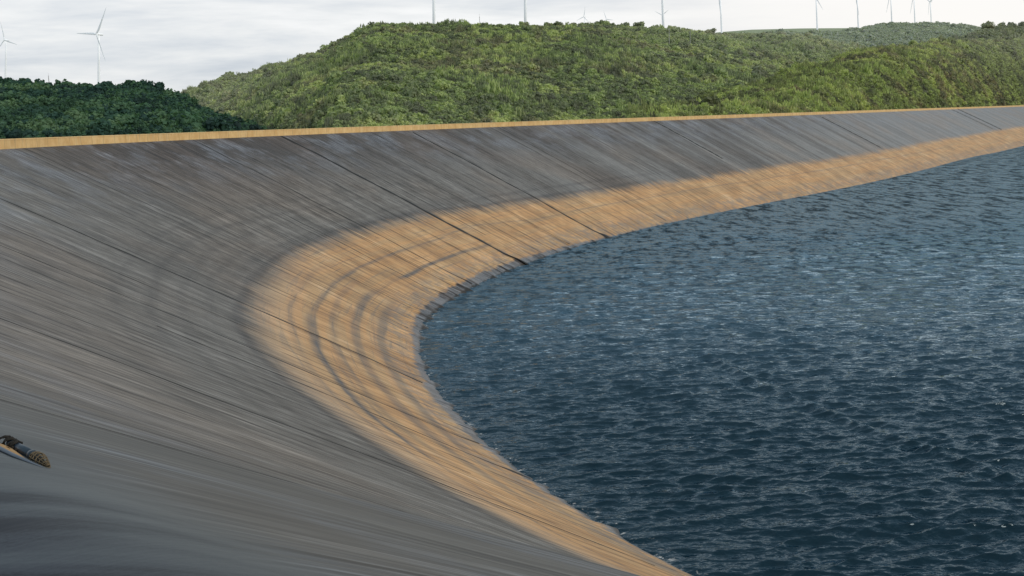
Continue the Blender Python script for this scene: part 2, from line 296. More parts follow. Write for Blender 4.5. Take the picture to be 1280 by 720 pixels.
    ln = s.math('MULTIPLY', ln, s.mix(near, (1.0,) * 3, (.6,) * 3))
    col = s.mix(ln, col, s.mix(1.0, col, (.16, .14, .13), 'MULTIPLY'))
    # thin dark grooves along the fall lines
    gr = s.math('MULTIPLY', s.mr(n5, .40, .30), .45); col = s.mix(gr, col, s.mix(1.0, col, (.45, .43, .42), 'MULTIPLY'))
    gr2 = s.mr(n2, .36, .30); col = s.mix(s.math('MULTIPLY', gr2, .6), col, s.mix(1.0, col, (.40, .38, .36), 'MULTIPLY'))
    # washed, wet strip at the water's edge
    wj = s.math('ADD', s.math('SUBTRACT', wet, .006), s.math('ADD', s.math('MULTIPLY', s.math('SUBTRACT', n1, .5), .05), s.math('MULTIPLY', tone, .25)))
    wf = s.mr(wj, -.004, .008)
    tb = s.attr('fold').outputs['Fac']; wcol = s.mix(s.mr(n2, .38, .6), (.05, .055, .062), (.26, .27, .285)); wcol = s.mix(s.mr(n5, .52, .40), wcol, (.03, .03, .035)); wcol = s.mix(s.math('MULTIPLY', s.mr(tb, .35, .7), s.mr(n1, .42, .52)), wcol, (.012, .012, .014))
    wcol = s.mix(s.mr(t, .994, 1.004), wcol, (.02, .022, .022))
    col = s.mix(s.math('MULTIPLY', wf, .92), col, wcol)
    # smooth dark liner around the shoulder by the viewpoint
    pp_ = s.n('NewGeometry').outputs['Position']
    nv = s.n('Mapping', {'Vector': pp_, 'Rotation': (0, 0, R(40)), 'Scale': (.35, 3.2, 1.0)}, vector_type='TEXTURE' if False else 'POINT').outputs[0]
    ngn = s.noise(nv, 1.0, 5, .6, .3); ngf = s.noise(pp_, 55.0, 4, .6)
    ngn = s.math('ADD', s.math('MULTIPLY', ngn, .85), s.math('MULTIPLY', ngf, .15))
    ng = s.mix(s.mr(t, .008, -.016), s.ramp(ngn, [(.38, (.085, .088, .090)), (.5, (.125, .130, .130)), (.62, (.16, .165, .162))]), s.ramp(ngn, [(.40, (.012, .013, .022)), (.47, (.045, .052, .068)), (.62, (.085, .098, .112))]))
    nf = s.math('MULTIPLY', s.mr(t, .022, .001), s.mr(near, .3, .9))
    col = s.mix(nf, col, ng)
    col = s.mix(s.math('MULTIPLY', near, .7), col, s.mix(1.0, col, (.66, .67, .66), 'MULTIPLY'))  # vignette darkening painted into the liner close to the viewpoint
    h = s.math('ADD', s.math('MULTIPLY', n1, .5), s.math('MULTIPLY', n2, .5))
    nr = s.bump(h, s.mr(near, 0, .8, .6, .12), .12); 
    rough = s.mix(wf, (.62,) * 3, (.28,) * 3)
    return s.out(s.principled(Base_Color=col, Roughness=rough, Normal=nr, Specular_IOR_Level=.35))
MAT_LINER = liner_material()
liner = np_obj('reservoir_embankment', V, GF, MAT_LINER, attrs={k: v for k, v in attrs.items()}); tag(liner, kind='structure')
BV = None
def liner_bvh():
    global BV
    if BV is None: BV = BVHTree.FromPolygons([tuple(v) for v in V.tolist()], [tuple(f) for f in GF.tolist()])
    return BV

# seams: raised dark weld straps running down the slope
MAT_SEAM = plain('seam_strap', (.018, .016, .014), .6)
def on_slope(a, t):
    i = int(np.clip(np.searchsorted(AL, a), 1, NA - 1)); j = int(np.clip(np.searchsorted(TT, t), 1, NTt - 1))
    fa = (a - AL[i - 1]) / (AL[i] - AL[i - 1]); ft = (t - TT[j - 1]) / (TT[j] - TT[j - 1])
    G = V.reshape(NA, NTt, 3)
    return (G[i-1, j-1] * (1 - fa) + G[i, j-1] * fa) * (1 - ft) + (G[i-1, j] * (1 - fa) + G[i, j] * fa) * ft
seams = [(.128, .004, 1.02, .42), (.228, .02, 1.02, .30), (-.373, 0, .97, .16), (-.53, 0, .97, .09), (-.736, 0, .9, .06), (-.955, .0, .55, .026), (.965, .01, .6, .9), (.65, .05, .6, .5), (.44, 0, .5, .4),
         (.10, .35, 1.0, .10), (.06, .0, .99, .09), (.02, .45, .98, .1), (.045, 0, .97, .07), (-.585, .45, 1.0, .07), (-.06, .1, .97, .07), (-.15, 0, .97, .06), (-.25, .0, .97, .05), (.17, .3, 1.0, .10), (.19, 0, .98, .1), (.30, .0, .98, .12), (.36, .1, .6, .12), (.14, .0, .8, .10), (-.46, .1, .95, .04), (-.66, 0, .8, .035), (.95, .01, .55, .5)]
sv = []; sf = []
for s, t0, t1, w in seams:
    a = float(a_of_s(s)); n = 90; base = len(sv); w = w * 1.7 
    for k in range(n):
        t = t0 + (t1 - t0) * k / (n - 1); aa = a + .12 * math.sin(k * .21 + s * 40) * min(1, w * 4)
        p = on_slope(aa, t); q = on_slope(aa + .3, t); d = (q - p) / max(np.linalg.norm(q - p), 1e-6)
        ww = w * (.65 + .5 * abs(math.sin(k * .37 + s * 99))) * (1 + .8 * float(sstep(.93, 1.0, t)))
        for off, up in ((-.5, -.02), (-.38, .16), (.38, .16), (.5, -.02)):
            sv.append(p + d * ww * off + np.array([0, 0, ww * up + .01]))
    for k in range(n - 1):
        for c in range(3): b = base + k * 4 + c; sf.append((b, b + 1, b + 5, b + 4))
seam_o = np_obj('seam', np.array(sv), np.array(sf), MAT_SEAM, parent=liner)

# ------------------------------------------------------------------ parapet wall behind the liner, service road and ground
def sweep(name, prof_, mat, a_lo=None, a_hi=None, parent=None, step=1):
    idx = np.arange(0, NA, step); n = len(idx); k = len(prof_)
    O = OUTW[idx]; B = RM[idx, :2]; sb_ = SETB[idx]
    vv = np.zeros((n, k, 3)); 
    for j, (d, z, fol) in enumerate(prof_):
        vv[:, j, :2] = B + O * (d + sb_ * fol)[:, None]; vv[:, j, 2] = z
    return np_obj(name, vv.reshape(-1, 3), grid_faces(n, k, True), mat, smooth=False, attrs=dict(arc=np.repeat(AL[idx], k)), parent=parent)
def concrete(name, c0, c1, joint=3.0):
    s = NT(name); a = s.attr('arc').outputs['Fac']; p = s.n('NewGeometry').outputs['Position']
    z = s.n('SeparateXYZ', {0: p}).outputs[2]
    n = s.noise(p, .5, 6, .65); n2 = s.noise(s.comb(s.math('MULTIPLY', a, 1.3), s.math('MULTIPLY', z, .25)), 1.0, 4, .6)
    c = s.mix(s.mr(s.math('ADD', s.math('MULTIPLY', n, .6), s.math('MULTIPLY', n2, .4)), .38, .62), c0, c1)
    cell = s.n('TexWhiteNoise', {'W': s.math('FLOOR', s.math('DIVIDE', a, joint))}, noise_dimensions='1D').outputs[0]
    c = s.mix(s.math('MULTIPLY', cell, .28), c, s.mix(1.0, c, (.72, .74, .80), 'MULTIPLY'))
    f = s.math('FRACT', s.math('DIVIDE', a, joint)); j = s.math('LESS_THAN', f, .018)
    c = s.mix(s.math('MULTIPLY', j, .7), c, (.12, .08, .045))
    st_ = s.math('MULTIPLY', s.mr(n2, .56, .7), .35); c = s.mix(st_, c, (.25, .2, .14))
    return s.out(s.principled(Base_Color=c, Roughness=.85, Normal=s.bump(n, .3, .03)))
MAT_WALL = concrete('ochre_concrete', (.70, .42, .16), (.84, .56, .25))
MAT_COPE = concrete('ochre_coping', (.80, .52, .22), (.90, .65, .32))
wall = empty('parapet_wall', (0, 0, 0)); tag(wall, 'long low ochre concrete parapet wall along the crest of the reservoir', 'wall')
HP = .0484 * U
sweep('wall_body', [(0, -.35, 1), (0, HP - .12, 1), (.3, HP - .12, 1), (.3, -.6, 1)], MAT_WALL, parent=wall)
sweep('coping', [(-.04, HP - .119, 1), (-.04, HP, 1), (.34, HP, 1), (.34, HP - .119, 1), (-.04, HP - .119, 1)], MAT_COPE, parent=wall)
MAT_ROAD = plain('crest_road', (.09, .088, .085), .9, scale=.8)
road = sweep('road', [(.302, -.1, 1), (5.5, -.12, 1), (5.9, -.5, 1)], MAT_ROAD); tag(road, kind='structure')
s = NT('ground_grass'); p = s.n('NewGeometry').outputs['Position']; n = s.noise(p, .08, 6, .6); n2 = s.noise(p, 1.2, 4, .6)
c = s.ramp(s.math('ADD', s.math('MULTIPLY', n, .6), s.math('MULTIPLY', n2, .4)), [(.35, (.035, .055, .016)), (.5, (.075, .10, .03)), (.65, (.14, .14, .05))])
MAT_GROUND = s.out(s.principled(Base_Color=c, Roughness=.95, Normal=s.bump(n2, .6, .4)))
ground = sweep('ground', [(5.7, -.4, 1), (9, -.45, 1), (25, -.8, 1), (80, -3, 1), (200, -6, 1), (600, -8, 1), (2000, -12, 1), (12000, -30, 1)], MAT_GROUND, step=3); tag(ground, kind='structure')

# ------------------------------------------------------------------ water
fine = np.tan(np.linspace(math.atan(-.16), math.atan(.52), 1050))
az_u = np.concatenate([np.linspace(R(-25), R(-9.6), 30), np.arctan(fine), np.linspace(R(28.5), R(100), 110)[0:]])
vpx = np.concatenate([np.geomspace(2600, 640, 50)[:-1], np.linspace(640, 300, 560)[:-1], np.linspace(300, 40, 320), np.geomspace(38.5, 14, 20)])
DR = (CAM_Z + U) * 1391 / vpx
nr, nc = len(DR), len(az_u)
WX = DR[:, None] * np.sin(az_u)[None] / np.cos(np.clip(az_u, -.6, .55))[None]; WY = DR[:, None] * (np.cos(az_u) / np.cos(np.clip(az_u, -.6, .55)))[None]
rr_ = np.random.default_rng(11); spac = np.gradient(DR)[:, None] * np.ones((1, nc))
spac = np.abs(spac)
hz = np.zeros((nr, nc)); dx = np.zeros((nr, nc)); dy = np.zeros((nr, nc))
lams = np.exp(rr_.triangular(math.log(.5), math.log(1.5), math.log(6.0), 120))
patch = .8 + .35 * fbm2(WX / 25, WY / 18, 3, 4)
for lam in lams:
    th = R(-78) + rr_.normal() * .42; k = 2 * math.pi / lam; ph = rr_.uniform(0, 6.283)
    amp = (.0068 if lam > .9 else .0056) * lam ** .86 * (1.0 if lam < 4.5 else .55)
    w = 1 - sstep(lam * .22, lam * .45, spac)
    arg = k * (WX * math.cos(th) + WY * math.sin(th)) + ph
    hz += amp * w * np.cos(arg); dx -= amp * 1.0 * w * math.cos(th) * np.sin(arg); dy -= amp * 1.0 * w * math.sin(th) * np.sin(arg)
# distance to the shoreline drives the foam
sh = np.concatenate([RM[:, :2] + RM[:, 2:]], 1); shf = sh[np.hypot(sh[:, 0], sh[:, 1]) < 420]
lap = np.full(nr * nc, 99.0); WP = np.stack([WX.ravel(), WY.ravel()], 1)
sel = np.where((WP[:, 1] < 420) & (WP[:, 1] > 20) & (WP[:, 0] < 80))[0]
shf = shf[::3]
for c0 in range(0, len(sel), 20000):
    ii = sel[c0:c0 + 20000]; lap[ii] = np.sqrt(((WP[ii, None, :] - shf[None]) ** 2).sum(-1).min(1))
lap = lap.reshape(nr, nc)
hz *= patch * (.55 + .45 * sstep(0, 6, lap)); dx *= patch; dy *= patch
def on_water(px, py): d = ray(px, py); k = (CAM_Z + U) / -d.z; return np.array([d.x * k, d.y * k])
wl = [on_water(*q) for q in [(880, 440), (945, 478), (1010, 505), (1080, 535), (1160, 560), (1230, 585), (1340, 628)]]
for p0, p1 in zip(wl, wl[1:]):     # one longer oblique crest crossing the chop
    dd = p1 - p0; tt_ = np.clip(((WX - p0[0]) * dd[0] + (WY - p0[1]) * dd[1]) / dd.dot(dd), 0, 1); ds_ = np.hypot(WX - p0[0] - tt_ * dd[0], WY - p0[1] - tt_ * dd[1])
    hz += np.where((tt_ > 0) & (tt_ < 1), .16 * np.exp(-(ds_ / .55) ** 2) - .07 * np.exp(-((ds_ - 1.3) / .6) ** 2), 0)
WV = np.stack([WX + dx, WY + dy, -U + hz], -1).reshape(-1, 3)
WA, WB, WC = .24, .05, .45
def water_material():
    s = NT('water'); p = s.n('NewGeometry').outputs['Position']; lp = s.attr('shore').outputs['Fac']; hh = s.attr('crest').outputs['Fac']
    def rot(ang, sx, sy): return s.n('Mapping', {'Vector': p, 'Rotation': (0, 0, R(ang)), 'Scale': (sx, sy, 1)}, vector_type='POINT').outputs[0]
    def hgt(ox, oy):
        q = s.n('VectorMath', {0: p, 1: (ox, oy, 0)}, operation='ADD').outputs[0]
        def rt_(ang, sx, sy): return s.n('Mapping', {'Vector': q, 'Rotation': (0, 0, R(ang)), 'Scale': (sx, sy, 1)}, vector_type='POINT').outputs[0]
        a = s.noise(rt_(12, .50, 1.0), 1.0, 4, .6, .3); b = s.noise(rt_(-14, 2.0, 3.6), 1.0, 2, .6, .2); c = s.noise(rt_(5, .14, .26), 1.0, 2, .5)
        return s.math('ADD', s.math('MULTIPLY', a, WA), s.math('ADD', s.math('MULTIPLY', b, WB), s.math('MULTIPLY', c, WC)))
    E_ = .12; h0, h1, h2 = hgt(0, 0), hgt(E_, 0), hgt(0, E_)
    fr = s.attr('far').outputs['Fac']; kf = s.math('DIVIDE', s.math('ADD', 1.0, s.math('MULTIPLY', fr, 2.4)), E_)
    gx = s.math('MULTIPLY', s.math('SUBTRACT', h0, h1), kf); gy = s.math('MULTIPLY', s.math('SUBTRACT', h0, h2), kf)
    nn_ = s.n('VectorMath', {0: s.n('NewGeometry').outputs['Normal'], 1: s.comb(gx, gy, 0.0)}, operation='ADD').outputs[0]
    nrm = s.n('VectorMath', {0: nn_}, operation='NORMALIZE').outputs[0]
    gust = s.noise(rot(20, .012, .03), 1.0, 4, .55)
    deep = s.mix(fr, (.006, .022, .033), (.105, .180, .240)); deep = s.mix(gust, s.mix(1.0, deep, (.8, .8, .8), 'MULTIPLY'), deep)  # far water colour lightened to stand in for reflected sky
    fo = s.noise(p, 1.6, 6, .75, .4); fo2 = s.noise(p, .09, 2, .5)
    f1 = s.math('MULTIPLY', s.mr(lp, 1.6, .1), s.mr(fo, .56, .66))
    f2 = s.math('MULTIPLY', s.math('MULTIPLY', s.mr(lp, 9.0, 2.0), s.mr(fo, .60, .70)), s.mr(fo2, .52, .64))
    fr2 = s.attr('far2').outputs['Fac']; fc = s.mix(fr2, s.noise(rot(8, .40, .26), 1.0, 5, .72), s.noise(rot(4, .34, .085), 1.0, 4, .72)); fc2 = s.noise(rot(-6, .9, .9), 1.0, 3, .6)
    facet = s.mr(s.math('ADD', s.math('MULTIPLY', fc, .75), s.math('MULTIPLY', fc2, .25)), .43, .53)
    deep = s.mix(s.math('MULTIPLY', fr, s.math('SUBTRACT', 1.0, facet)), deep, (.006, .022, .036))  # light and dark of wave facets painted into the far water
    foam = s.math('ADD', f1, s.math('MULTIPLY', f2, .6), True)
    col = s.mix(foam, deep, (.62, .60, .57)); ro = s.mix(foam, (.16,) * 3, (.7,) * 3)
    fz = s.n('Fresnel', {'IOR': 1.33, 'Normal': nrm}).outputs[0]
    fz = s.math('MULTIPLY', fz, s.math('ADD', 1.0, s.math('MULTIPLY', fr, s.math('SUBTRACT', s.math('MULTIPLY', facet, .95), .62))), True)
    fz = s.math('MULTIPLY', fz, s.math('SUBTRACT', .86, s.math('MULTIPLY', foam, .8)))
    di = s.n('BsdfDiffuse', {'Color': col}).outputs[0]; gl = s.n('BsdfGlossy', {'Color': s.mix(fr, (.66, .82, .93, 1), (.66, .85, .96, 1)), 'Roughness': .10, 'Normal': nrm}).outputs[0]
    return s.out(s.n('MixShader', {0: fz, 1: di, 2: gl}).outputs[0])
water = np_obj('water', WV, grid_faces(nr, nc)[:, ::-1], water_material(), attrs=dict(shore=lap, crest=hz, far=sstep(70, 230, WY), far2=sstep(140, 330, WY))); tag(water, kind='structure')

# ------------------------------------------------------------------ terrain: wooded hills behind the crest
def survey(pts): a = np.array([ue(*p) for p in pts]); i = a[:, 0].argsort(); return a[i, 0], a[i, 1]
rim_u = RM[:, 0] / np.maximum(RM[:, 1], 1); rim_y = RM[:, 1]
msk = (RM[:, 1] > 40) & (AL > A0) & (SS < FARS); 
def crest_y(u): o = rim_u[msk].argsort(); return np.interp(u, rim_u[msk][o], rim_y[msk][o])
class Hill:
    def __init__(s, name, pts, base_add, top, drop, tree_h, rough, seed, ncol=260, nrow=90, power=1.0):
        s.u, s.e = survey(pts); s.base_add, s.top, s.tree_h, s.rough, s.seed, s.drop, s.power = base_add, top, tree_h, rough, seed, drop, power; s.name = name
    def yb(s, u): return crest_y(u) + s.base_add(u) if callable(s.base_add) else (crest_y(u) + s.base_add if s.base_add < 1500 else np.full_like(u, s.base_add))
    def yt(s, u): return s.top(u) if callable(s.top) else np.full_like(u, float(s.top))
    def z(s, u, y):
        yb, yt = s.yb(u), s.yt(u); zt = CAM_Z + np.interp(u, s.u, s.e) * yt - s.tree_h
        r = (y - yb) / (yt - yb); rc = np.clip(r, 0, 1); sm = (rc * (1.75 - .75 * rc)) ** s.power
        zz = -1.5 + (zt + 1.5) * sm - np.maximum(r - 1, 0) * s.drop
        x = u * y; L = (yt - yb)
        return zz + s.rough * fbm2(x / (L * .25), y / (L * .2), 4, s.seed) * np.clip(rc * 4, 0, 1) * np.clip((1.02 - rc) * 5, .12, 1) + np.minimum(r, 0) * 40
    def mesh(s, mat, ncol=260, nrow=80, back=.6):
        uu = np.linspace(s.u[0], s.u[-1], ncol); rr = np.linspace(-.03, 1 + back, nrow)
        yb, yt = s.yb(uu), s.yt(uu); Y = yb[:, None] + (yt - yb)[:, None] * rr[None]; Uu = uu[:, None] + 0 * Y
        Z_ = s.z(Uu.ravel(), Y.ravel()).reshape(Y.shape)
        return np.stack([Uu * Y, Y, Z_], -1).reshape(-1, 3), grid_faces(ncol, nrow)
    def scatter(s, n, r0=0., r1=1.04, sd=0):
        g = np.random.default_rng(s.seed * 13 + sd); u = g.uniform(s.u[0], s.u[-1], n); r = g.uniform(r0, r1, n)
        y = s.yb(u) + r * (s.yt(u) - s.yb(u)); z = s.z(u, y); return np.stack([u * y, y, z], 1), u, r
left_hill = Hill('a', [(-260, 110), (-120, 112), (-40, 108), (0, 106), (40, 104), (80, 109), (120, 110), (150, 107), (175, 106), (195, 112), (213, 120), (232, 128), (262, 141), (300, 156), (345, 170)], 200, lambda u: crest_y(u) + 420, 14, 4, 5, 3)
mid_hill = Hill('b', [(60, 168), (150, 146), (225, 121), (260, 107), (320, 89), (370, 80), (405, 74), (425, 62), (450, 48), (475, 40), (500, 38), (540, 38), (580, 39), (640, 35), (700, 33), (760, 34), (800, 37), (860, 41), (920, 44), (980, 45), (1020, 48), (1080, 58), (1130, 72), (1180, 95)], lambda u: np.interp(u, [-.26, -.15], [430, 150]), 950, 25, 3.5, 9, 5)
right_hill = Hill('c', [(790, 146), (820, 137), (840, 130), (880, 119), (920, 108), (960, 96), (1000, 84), (1040, 75), (1070, 68), (1110, 60), (1150, 55), (1200, 52), (1250, 50), (1300, 46), (1420, 40), (1600, 52), (1800, 72), (2100, 92), (2500, 112)], 40, lambda u: crest_y(u) + 300, 14, 3, 6, 8)
back_hill = Hill('d', [(1120, 80), (1160, 62), (1195, 50), (1215, 42), (1235, 36), (1260, 33), (1300, 30), (1420, 26), (1600, 34), (1900, 60), (2300, 80)], 330, lambda u: crest_y(u) + 650, 25, 5, 6, 9)
ridge = Hill('e', [(880, 50), (925, 42), (965, 40), (1010, 40), (1050, 38), (1075, 35), (1095, 31), (1120, 29), (1160, 28), (1200, 30), (1220, 32), (1240, 38), (1300, 48)], 1600, 2300, 40, 7, 12, 14)
plain_h = Hill('f', [(840, 48), (900, 40), (940, 37), (1000, 35.5), (1060, 35), (1100, 36), (1180, 42)], 3300, 4200, 60, 0, 4, 15)
HILLS = [left_hill, mid_hill, right_hill, back_hill, ridge, plain_h]
def haze_node(s, col, amount, hazecol=(.62, .65, .66)):
    return s.mix(amount, col, hazecol)
def veg_material(name, dark, mid, light, dry, pale, haze, hcol=(.50, .53, .52), leaf=True):
    """foliage: per-crown tint plus patches over the hill; 'haze' lightens the far, misty parts of the ground"""
    s = NT(name); p = s.n('NewGeometry').outputs['Position']; rnd = s.n('ObjectInfo').outputs['Random']
    big = s.noise(p, .018, 3, .55); med = s.noise(p, .06, 3, .6); sm = s.noise(p, .9, 3, .6)
    f = s.math('ADD', s.math('MULTIPLY', rnd, .42), s.math('ADD', s.math('MULTIPLY', med, .38), s.math('MULTIPLY', sm, .20)))
    c = s.ramp(f, [(.25, dark), (.45, mid), (.62, light), (.8, pale)])
    c = s.mix(s.math('MULTIPLY', s.mr(big, .48, .60), s.mr(rnd, .15, .6)), c, s.mix(s.mr(med, .42, .58), dry, pale)); c = s.mix(s.mr(med, .50, .38), c, s.mix(1.0, c, (.55, .58, .6), 'MULTIPLY'))
    if not leaf: c = s.mix(.5, c, (.02, .035, .012))
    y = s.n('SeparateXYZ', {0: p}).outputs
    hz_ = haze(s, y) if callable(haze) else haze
    c = s.mix(hz_, c, hcol)  # painted haze: foliage colour blended towards the mist tint
    base = s.principled(Base_Color=c, Roughness=.75, Specular_IOR_Level=.15)
    if leaf:
        tr = s.n('BsdfTranslucent', {'Color': s.mix(1.0, c, (.9, 1.0, .5), 'MULTIPLY')}).outputs[0]
        base = s.n('MixShader', {0: .35, 1: base, 2: tr}).outputs[0]
    return s.out(base)
def hz_mid(s, y):              # mist painted into the scrub colour on the left foot and right shoulder
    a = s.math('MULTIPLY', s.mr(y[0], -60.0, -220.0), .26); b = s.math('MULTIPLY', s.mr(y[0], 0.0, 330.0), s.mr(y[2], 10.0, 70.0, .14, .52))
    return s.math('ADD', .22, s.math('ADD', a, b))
def hz_right(s, y): return s.math('ADD', .16, s.math('MULTIPLY', s.mr(y[0], 150.0, 600.0), s.mr(y[2], 8.0, 60.0, .08, .38)))  # painted mist, stronger to the right and higher up
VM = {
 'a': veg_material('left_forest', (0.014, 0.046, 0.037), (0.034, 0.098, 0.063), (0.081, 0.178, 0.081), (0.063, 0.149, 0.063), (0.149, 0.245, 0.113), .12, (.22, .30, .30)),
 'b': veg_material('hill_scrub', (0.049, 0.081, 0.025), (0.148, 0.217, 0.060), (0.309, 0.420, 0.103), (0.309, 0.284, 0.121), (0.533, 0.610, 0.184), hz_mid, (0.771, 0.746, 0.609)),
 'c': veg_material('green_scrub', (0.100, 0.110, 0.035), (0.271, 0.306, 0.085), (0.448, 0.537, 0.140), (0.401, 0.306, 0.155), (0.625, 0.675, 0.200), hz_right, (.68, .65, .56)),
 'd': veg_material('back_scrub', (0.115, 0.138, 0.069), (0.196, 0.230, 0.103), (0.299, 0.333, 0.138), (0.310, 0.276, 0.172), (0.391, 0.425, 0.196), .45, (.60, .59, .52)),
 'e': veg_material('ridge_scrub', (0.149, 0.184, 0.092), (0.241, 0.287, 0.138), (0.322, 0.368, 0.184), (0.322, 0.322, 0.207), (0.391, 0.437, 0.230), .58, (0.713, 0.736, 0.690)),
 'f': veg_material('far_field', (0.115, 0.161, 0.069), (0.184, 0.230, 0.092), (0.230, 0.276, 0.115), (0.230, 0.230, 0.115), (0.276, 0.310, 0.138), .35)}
TM = {k: plain('soil_' + k, c_, .95, scale=.2) for k, c_ in dict(a=(.012, .025, .012), b=(.045, .062, .026), c=(.06, .075, .024), d=(.10, .115, .075), e=(.21, .24, .20), f=(.30, .34, .20)).items()}
for hl in HILLS:
    v, f = hl.mesh(TM[hl.name] if False else None)
    o = np_obj('hill', v, f[:, ::-1], TM[hl.name]); tag(o, kind='structure')

# ------------------------------------------------------------------ tree and shrub prototypes
def crown_mesh(name, seed, mat, w=1.0, h=1.0, lumps=9, leaves=260, lsize=.085, upright=False):
    g = np.random.default_rng(seed)
    C = []; 
    for i in range(lumps):
        a = g.uniform(0, 6.283); rr = math.sqrt(g.uniform(0, 1)) * .34; zz = g.uniform(.28, .72)
        C.append((rr * math.cos(a) * w, rr * math.sin(a) * w, zz * h, g.uniform(.17, .30)))
    C.append((0, 0, .45 * h, .34))
    vs = []; fs = []
    for (cx, cy, cz, r) in C:      # a rough dark core of broken faces and a shell of leaf clumps
        n = int(leaves / len(C))
        d = g.normal(size=(n, 3)); d /= np.linalg.norm(d, axis=1)[:, None]
        rad = r * g.uniform(.72, 1.12, n)
        if upright: d[:, 2] *= 1.5
        for dd, ra in zip(d, rad):
            c = np.array([cx, cy, cz]) + dd * ra * np.array([1, 1, .85 if not upright else 1.3]);
            if c[2] < .03: c[2] = .03 + abs(c[2]) * .3
            t = g.normal(size=3); nrm = dd + .55 * g.normal(size=3); nrm /= np.linalg.norm(nrm); t -= nrm * t.dot(nrm); t /= np.linalg.norm(t); b = np.cross(nrm, t)
            l = lsize * g.uniform(.6, 1.5)
            if upright: t = np.array([g.normal() * .2, g.normal() * .2, 1]); t /= np.linalg.norm(t); b = np.cross(t, g.normal(size=3)); b /= np.linalg.norm(b); q = (t * l * 1.6, b * l * .45)
            else: q = (t * l, b * l * .75)
            i0 = len(vs); vs += [c - q[0] - q[1] * .6, c + q[0] * .2 - q[1], c + q[0] + q[1] * .5, c - q[0] * .3 + q[1]]; fs.append((i0, i0 + 1, i0 + 2, i0 + 3))
    # inner mass so the sky only shows at the edge
    for (cx, cy, cz, r) in C:
        i0 = len(vs); m, k = 7, 5
        for i in range(k):
            ph = math.pi * i / (k - 1)
            for j in range(m):
                t = 2 * math.pi * j / m; q = r * .74 * g.uniform(.8, 1.12)
                vs.append(np.array([cx + q * math.sin(ph) * math.cos(t), cy + q * math.sin(ph) * math.sin(t), max(.0, cz + q * math.cos(ph) * .9)]))
        for i in range(k - 1):
            for j in range(m): fs.append((i0 + i * m + j, i0 + i * m + (j + 1) % m, i0 + (i + 1) * m + (j + 1) % m, i0 + (i + 1) * m + j))
    return np_mesh(name, np.array(vs), np.array(fs), mat, smooth=False)
PROTO = {}
for key in 'abcd':
    kinds = [crown_mesh('crown', 100 + i + ord(key) * 10, VM[key], 1.0, [.8, .95, .7, 1.05][i], [8, 10, 7, 9][i]) for i in range(4)] + [crown_mesh('shrub_crown', 200 + ord(key), VM[key], 1.1, .6, 8), crown_mesh('reed_crown', 230 + ord(key), VM[key], 1.0, .75, 7, 220, .10, True)]
    PROTO[key] = [bpy.data.objects.new('foliage_clump', m) for m in kinds]
PROTO['e'] = [bpy.data.objects.new('foliage_clump', crown_mesh('crown', 300 + i, VM['e'], 1.1, .7, 7, 130, .13)) for i in range(3)]

def forest(name, hl, n, size, label, key, r0=0.0, r1=1.03, thin=None, seed=0, parts=(0, 1, 2, 3, 4, 5), cat='forest'):
    pts, u, r = hl.scatter(n, r0, r1, seed); g = np.random.default_rng(seed + 5)
    keep = (pts[:, 2] > -1.4)
    for other in HILLS:          # a nearer hill's ground swallows what would be planted inside it
        if other is hl: continue
        if other.yt(np.array([0.0]))[0] < hl.yt(np.array([0.0]))[0]:
            inside = (u > other.u[0]) & (u < other.u[-1]) & (pts[:, 1] < other.yt(u)) & (pts[:, 1] > other.yb(u)); keep &= ~(inside & (other.z(u, pts[:, 1]) > pts[:, 2]))
    pts = pts[keep]; n = len(pts)
    big = fbm2(pts[:, 0] / 40, pts[:, 1] / 40, 3, 77)
    sc = size * np.exp(g.normal(size=n) * .30) * (1 + .35 * big)
    me = bpy.data.meshes.new(name); me.vertices.add(n); pts[:, 2] -= .10 * sc; me.vertices.foreach_set('co', pts.astype(np.float32).ravel())
    for nm, val in (('sc', sc), ('rt', g.uniform(0, 6.283, n))):
        at = me.attributes.new(nm, 'FLOAT', 'POINT'); at.data.foreach_set('value', val.astype(np.float32))
    reed = fbm2(pts[:, 0] / 30 + 9, pts[:, 1] / 30, 2, 31) + .25 * g.normal(size=n)
    pk = np.where(reed > .33, parts[-1], g.integers(0, max(len(parts) - 1, 1), n))
    at = me.attributes.new('pk', 'INT', 'POINT'); at.data.foreach_set('value', pk.astype(np.int32))
    o = link(bpy.data.objects.new(name, me)); me.update()
    ng = bpy.data.node_groups.new('scatter_' + name, 'GeometryNodeTree')
    ng.interface.new_socket('Geometry', in_out='INPUT', socket_type='NodeSocketGeometry'); ng.interface.new_socket('Geometry', in_out='OUTPUT', socket_type='NodeSocketGeometry')
    N = ng.nodes; L = ng.links; gi = N.new('NodeGroupInput'); go = N.new('NodeGroupOutput'); ins = N.new('GeometryNodeInstanceOnPoints'); jn = N.new('GeometryNodeJoinGeometry')
    protos = PROTO[key]
    for pr in reversed(protos):
        oi = N.new('GeometryNodeObjectInfo'); oi.inputs['Object'].default_value = pr; oi.inputs['As Instance'].default_value = True; L.new(oi.outputs['Geometry'], jn.inputs[0])
    def at_(nm, t): a = N.new('GeometryNodeInputNamedAttribute'); a.data_type = t; a.inputs[0].default_value = nm; return a.outputs[0]
    cx = N.new('ShaderNodeCombineXYZ'); L.new(at_('rt', 'FLOAT'), cx.inputs[2])
    L.new(gi.outputs[0], ins.inputs['Points']); L.new(jn.outputs[0], ins.inputs['Instance']); ins.inputs['Pick Instance'].default_value = True
    L.new(at_('pk', 'INT'), ins.inputs['Instance Index']); L.new(cx.outputs[0], ins.inputs['Rotation']); L.new(at_('sc', 'FLOAT'), ins.inputs['Scale']); L.new(ins.outputs[0], go.inputs[0])
    md = o.modifiers.new('scatter', 'NODES'); md.node_group = ng
    return tag(o, label, cat, kind='stuff')
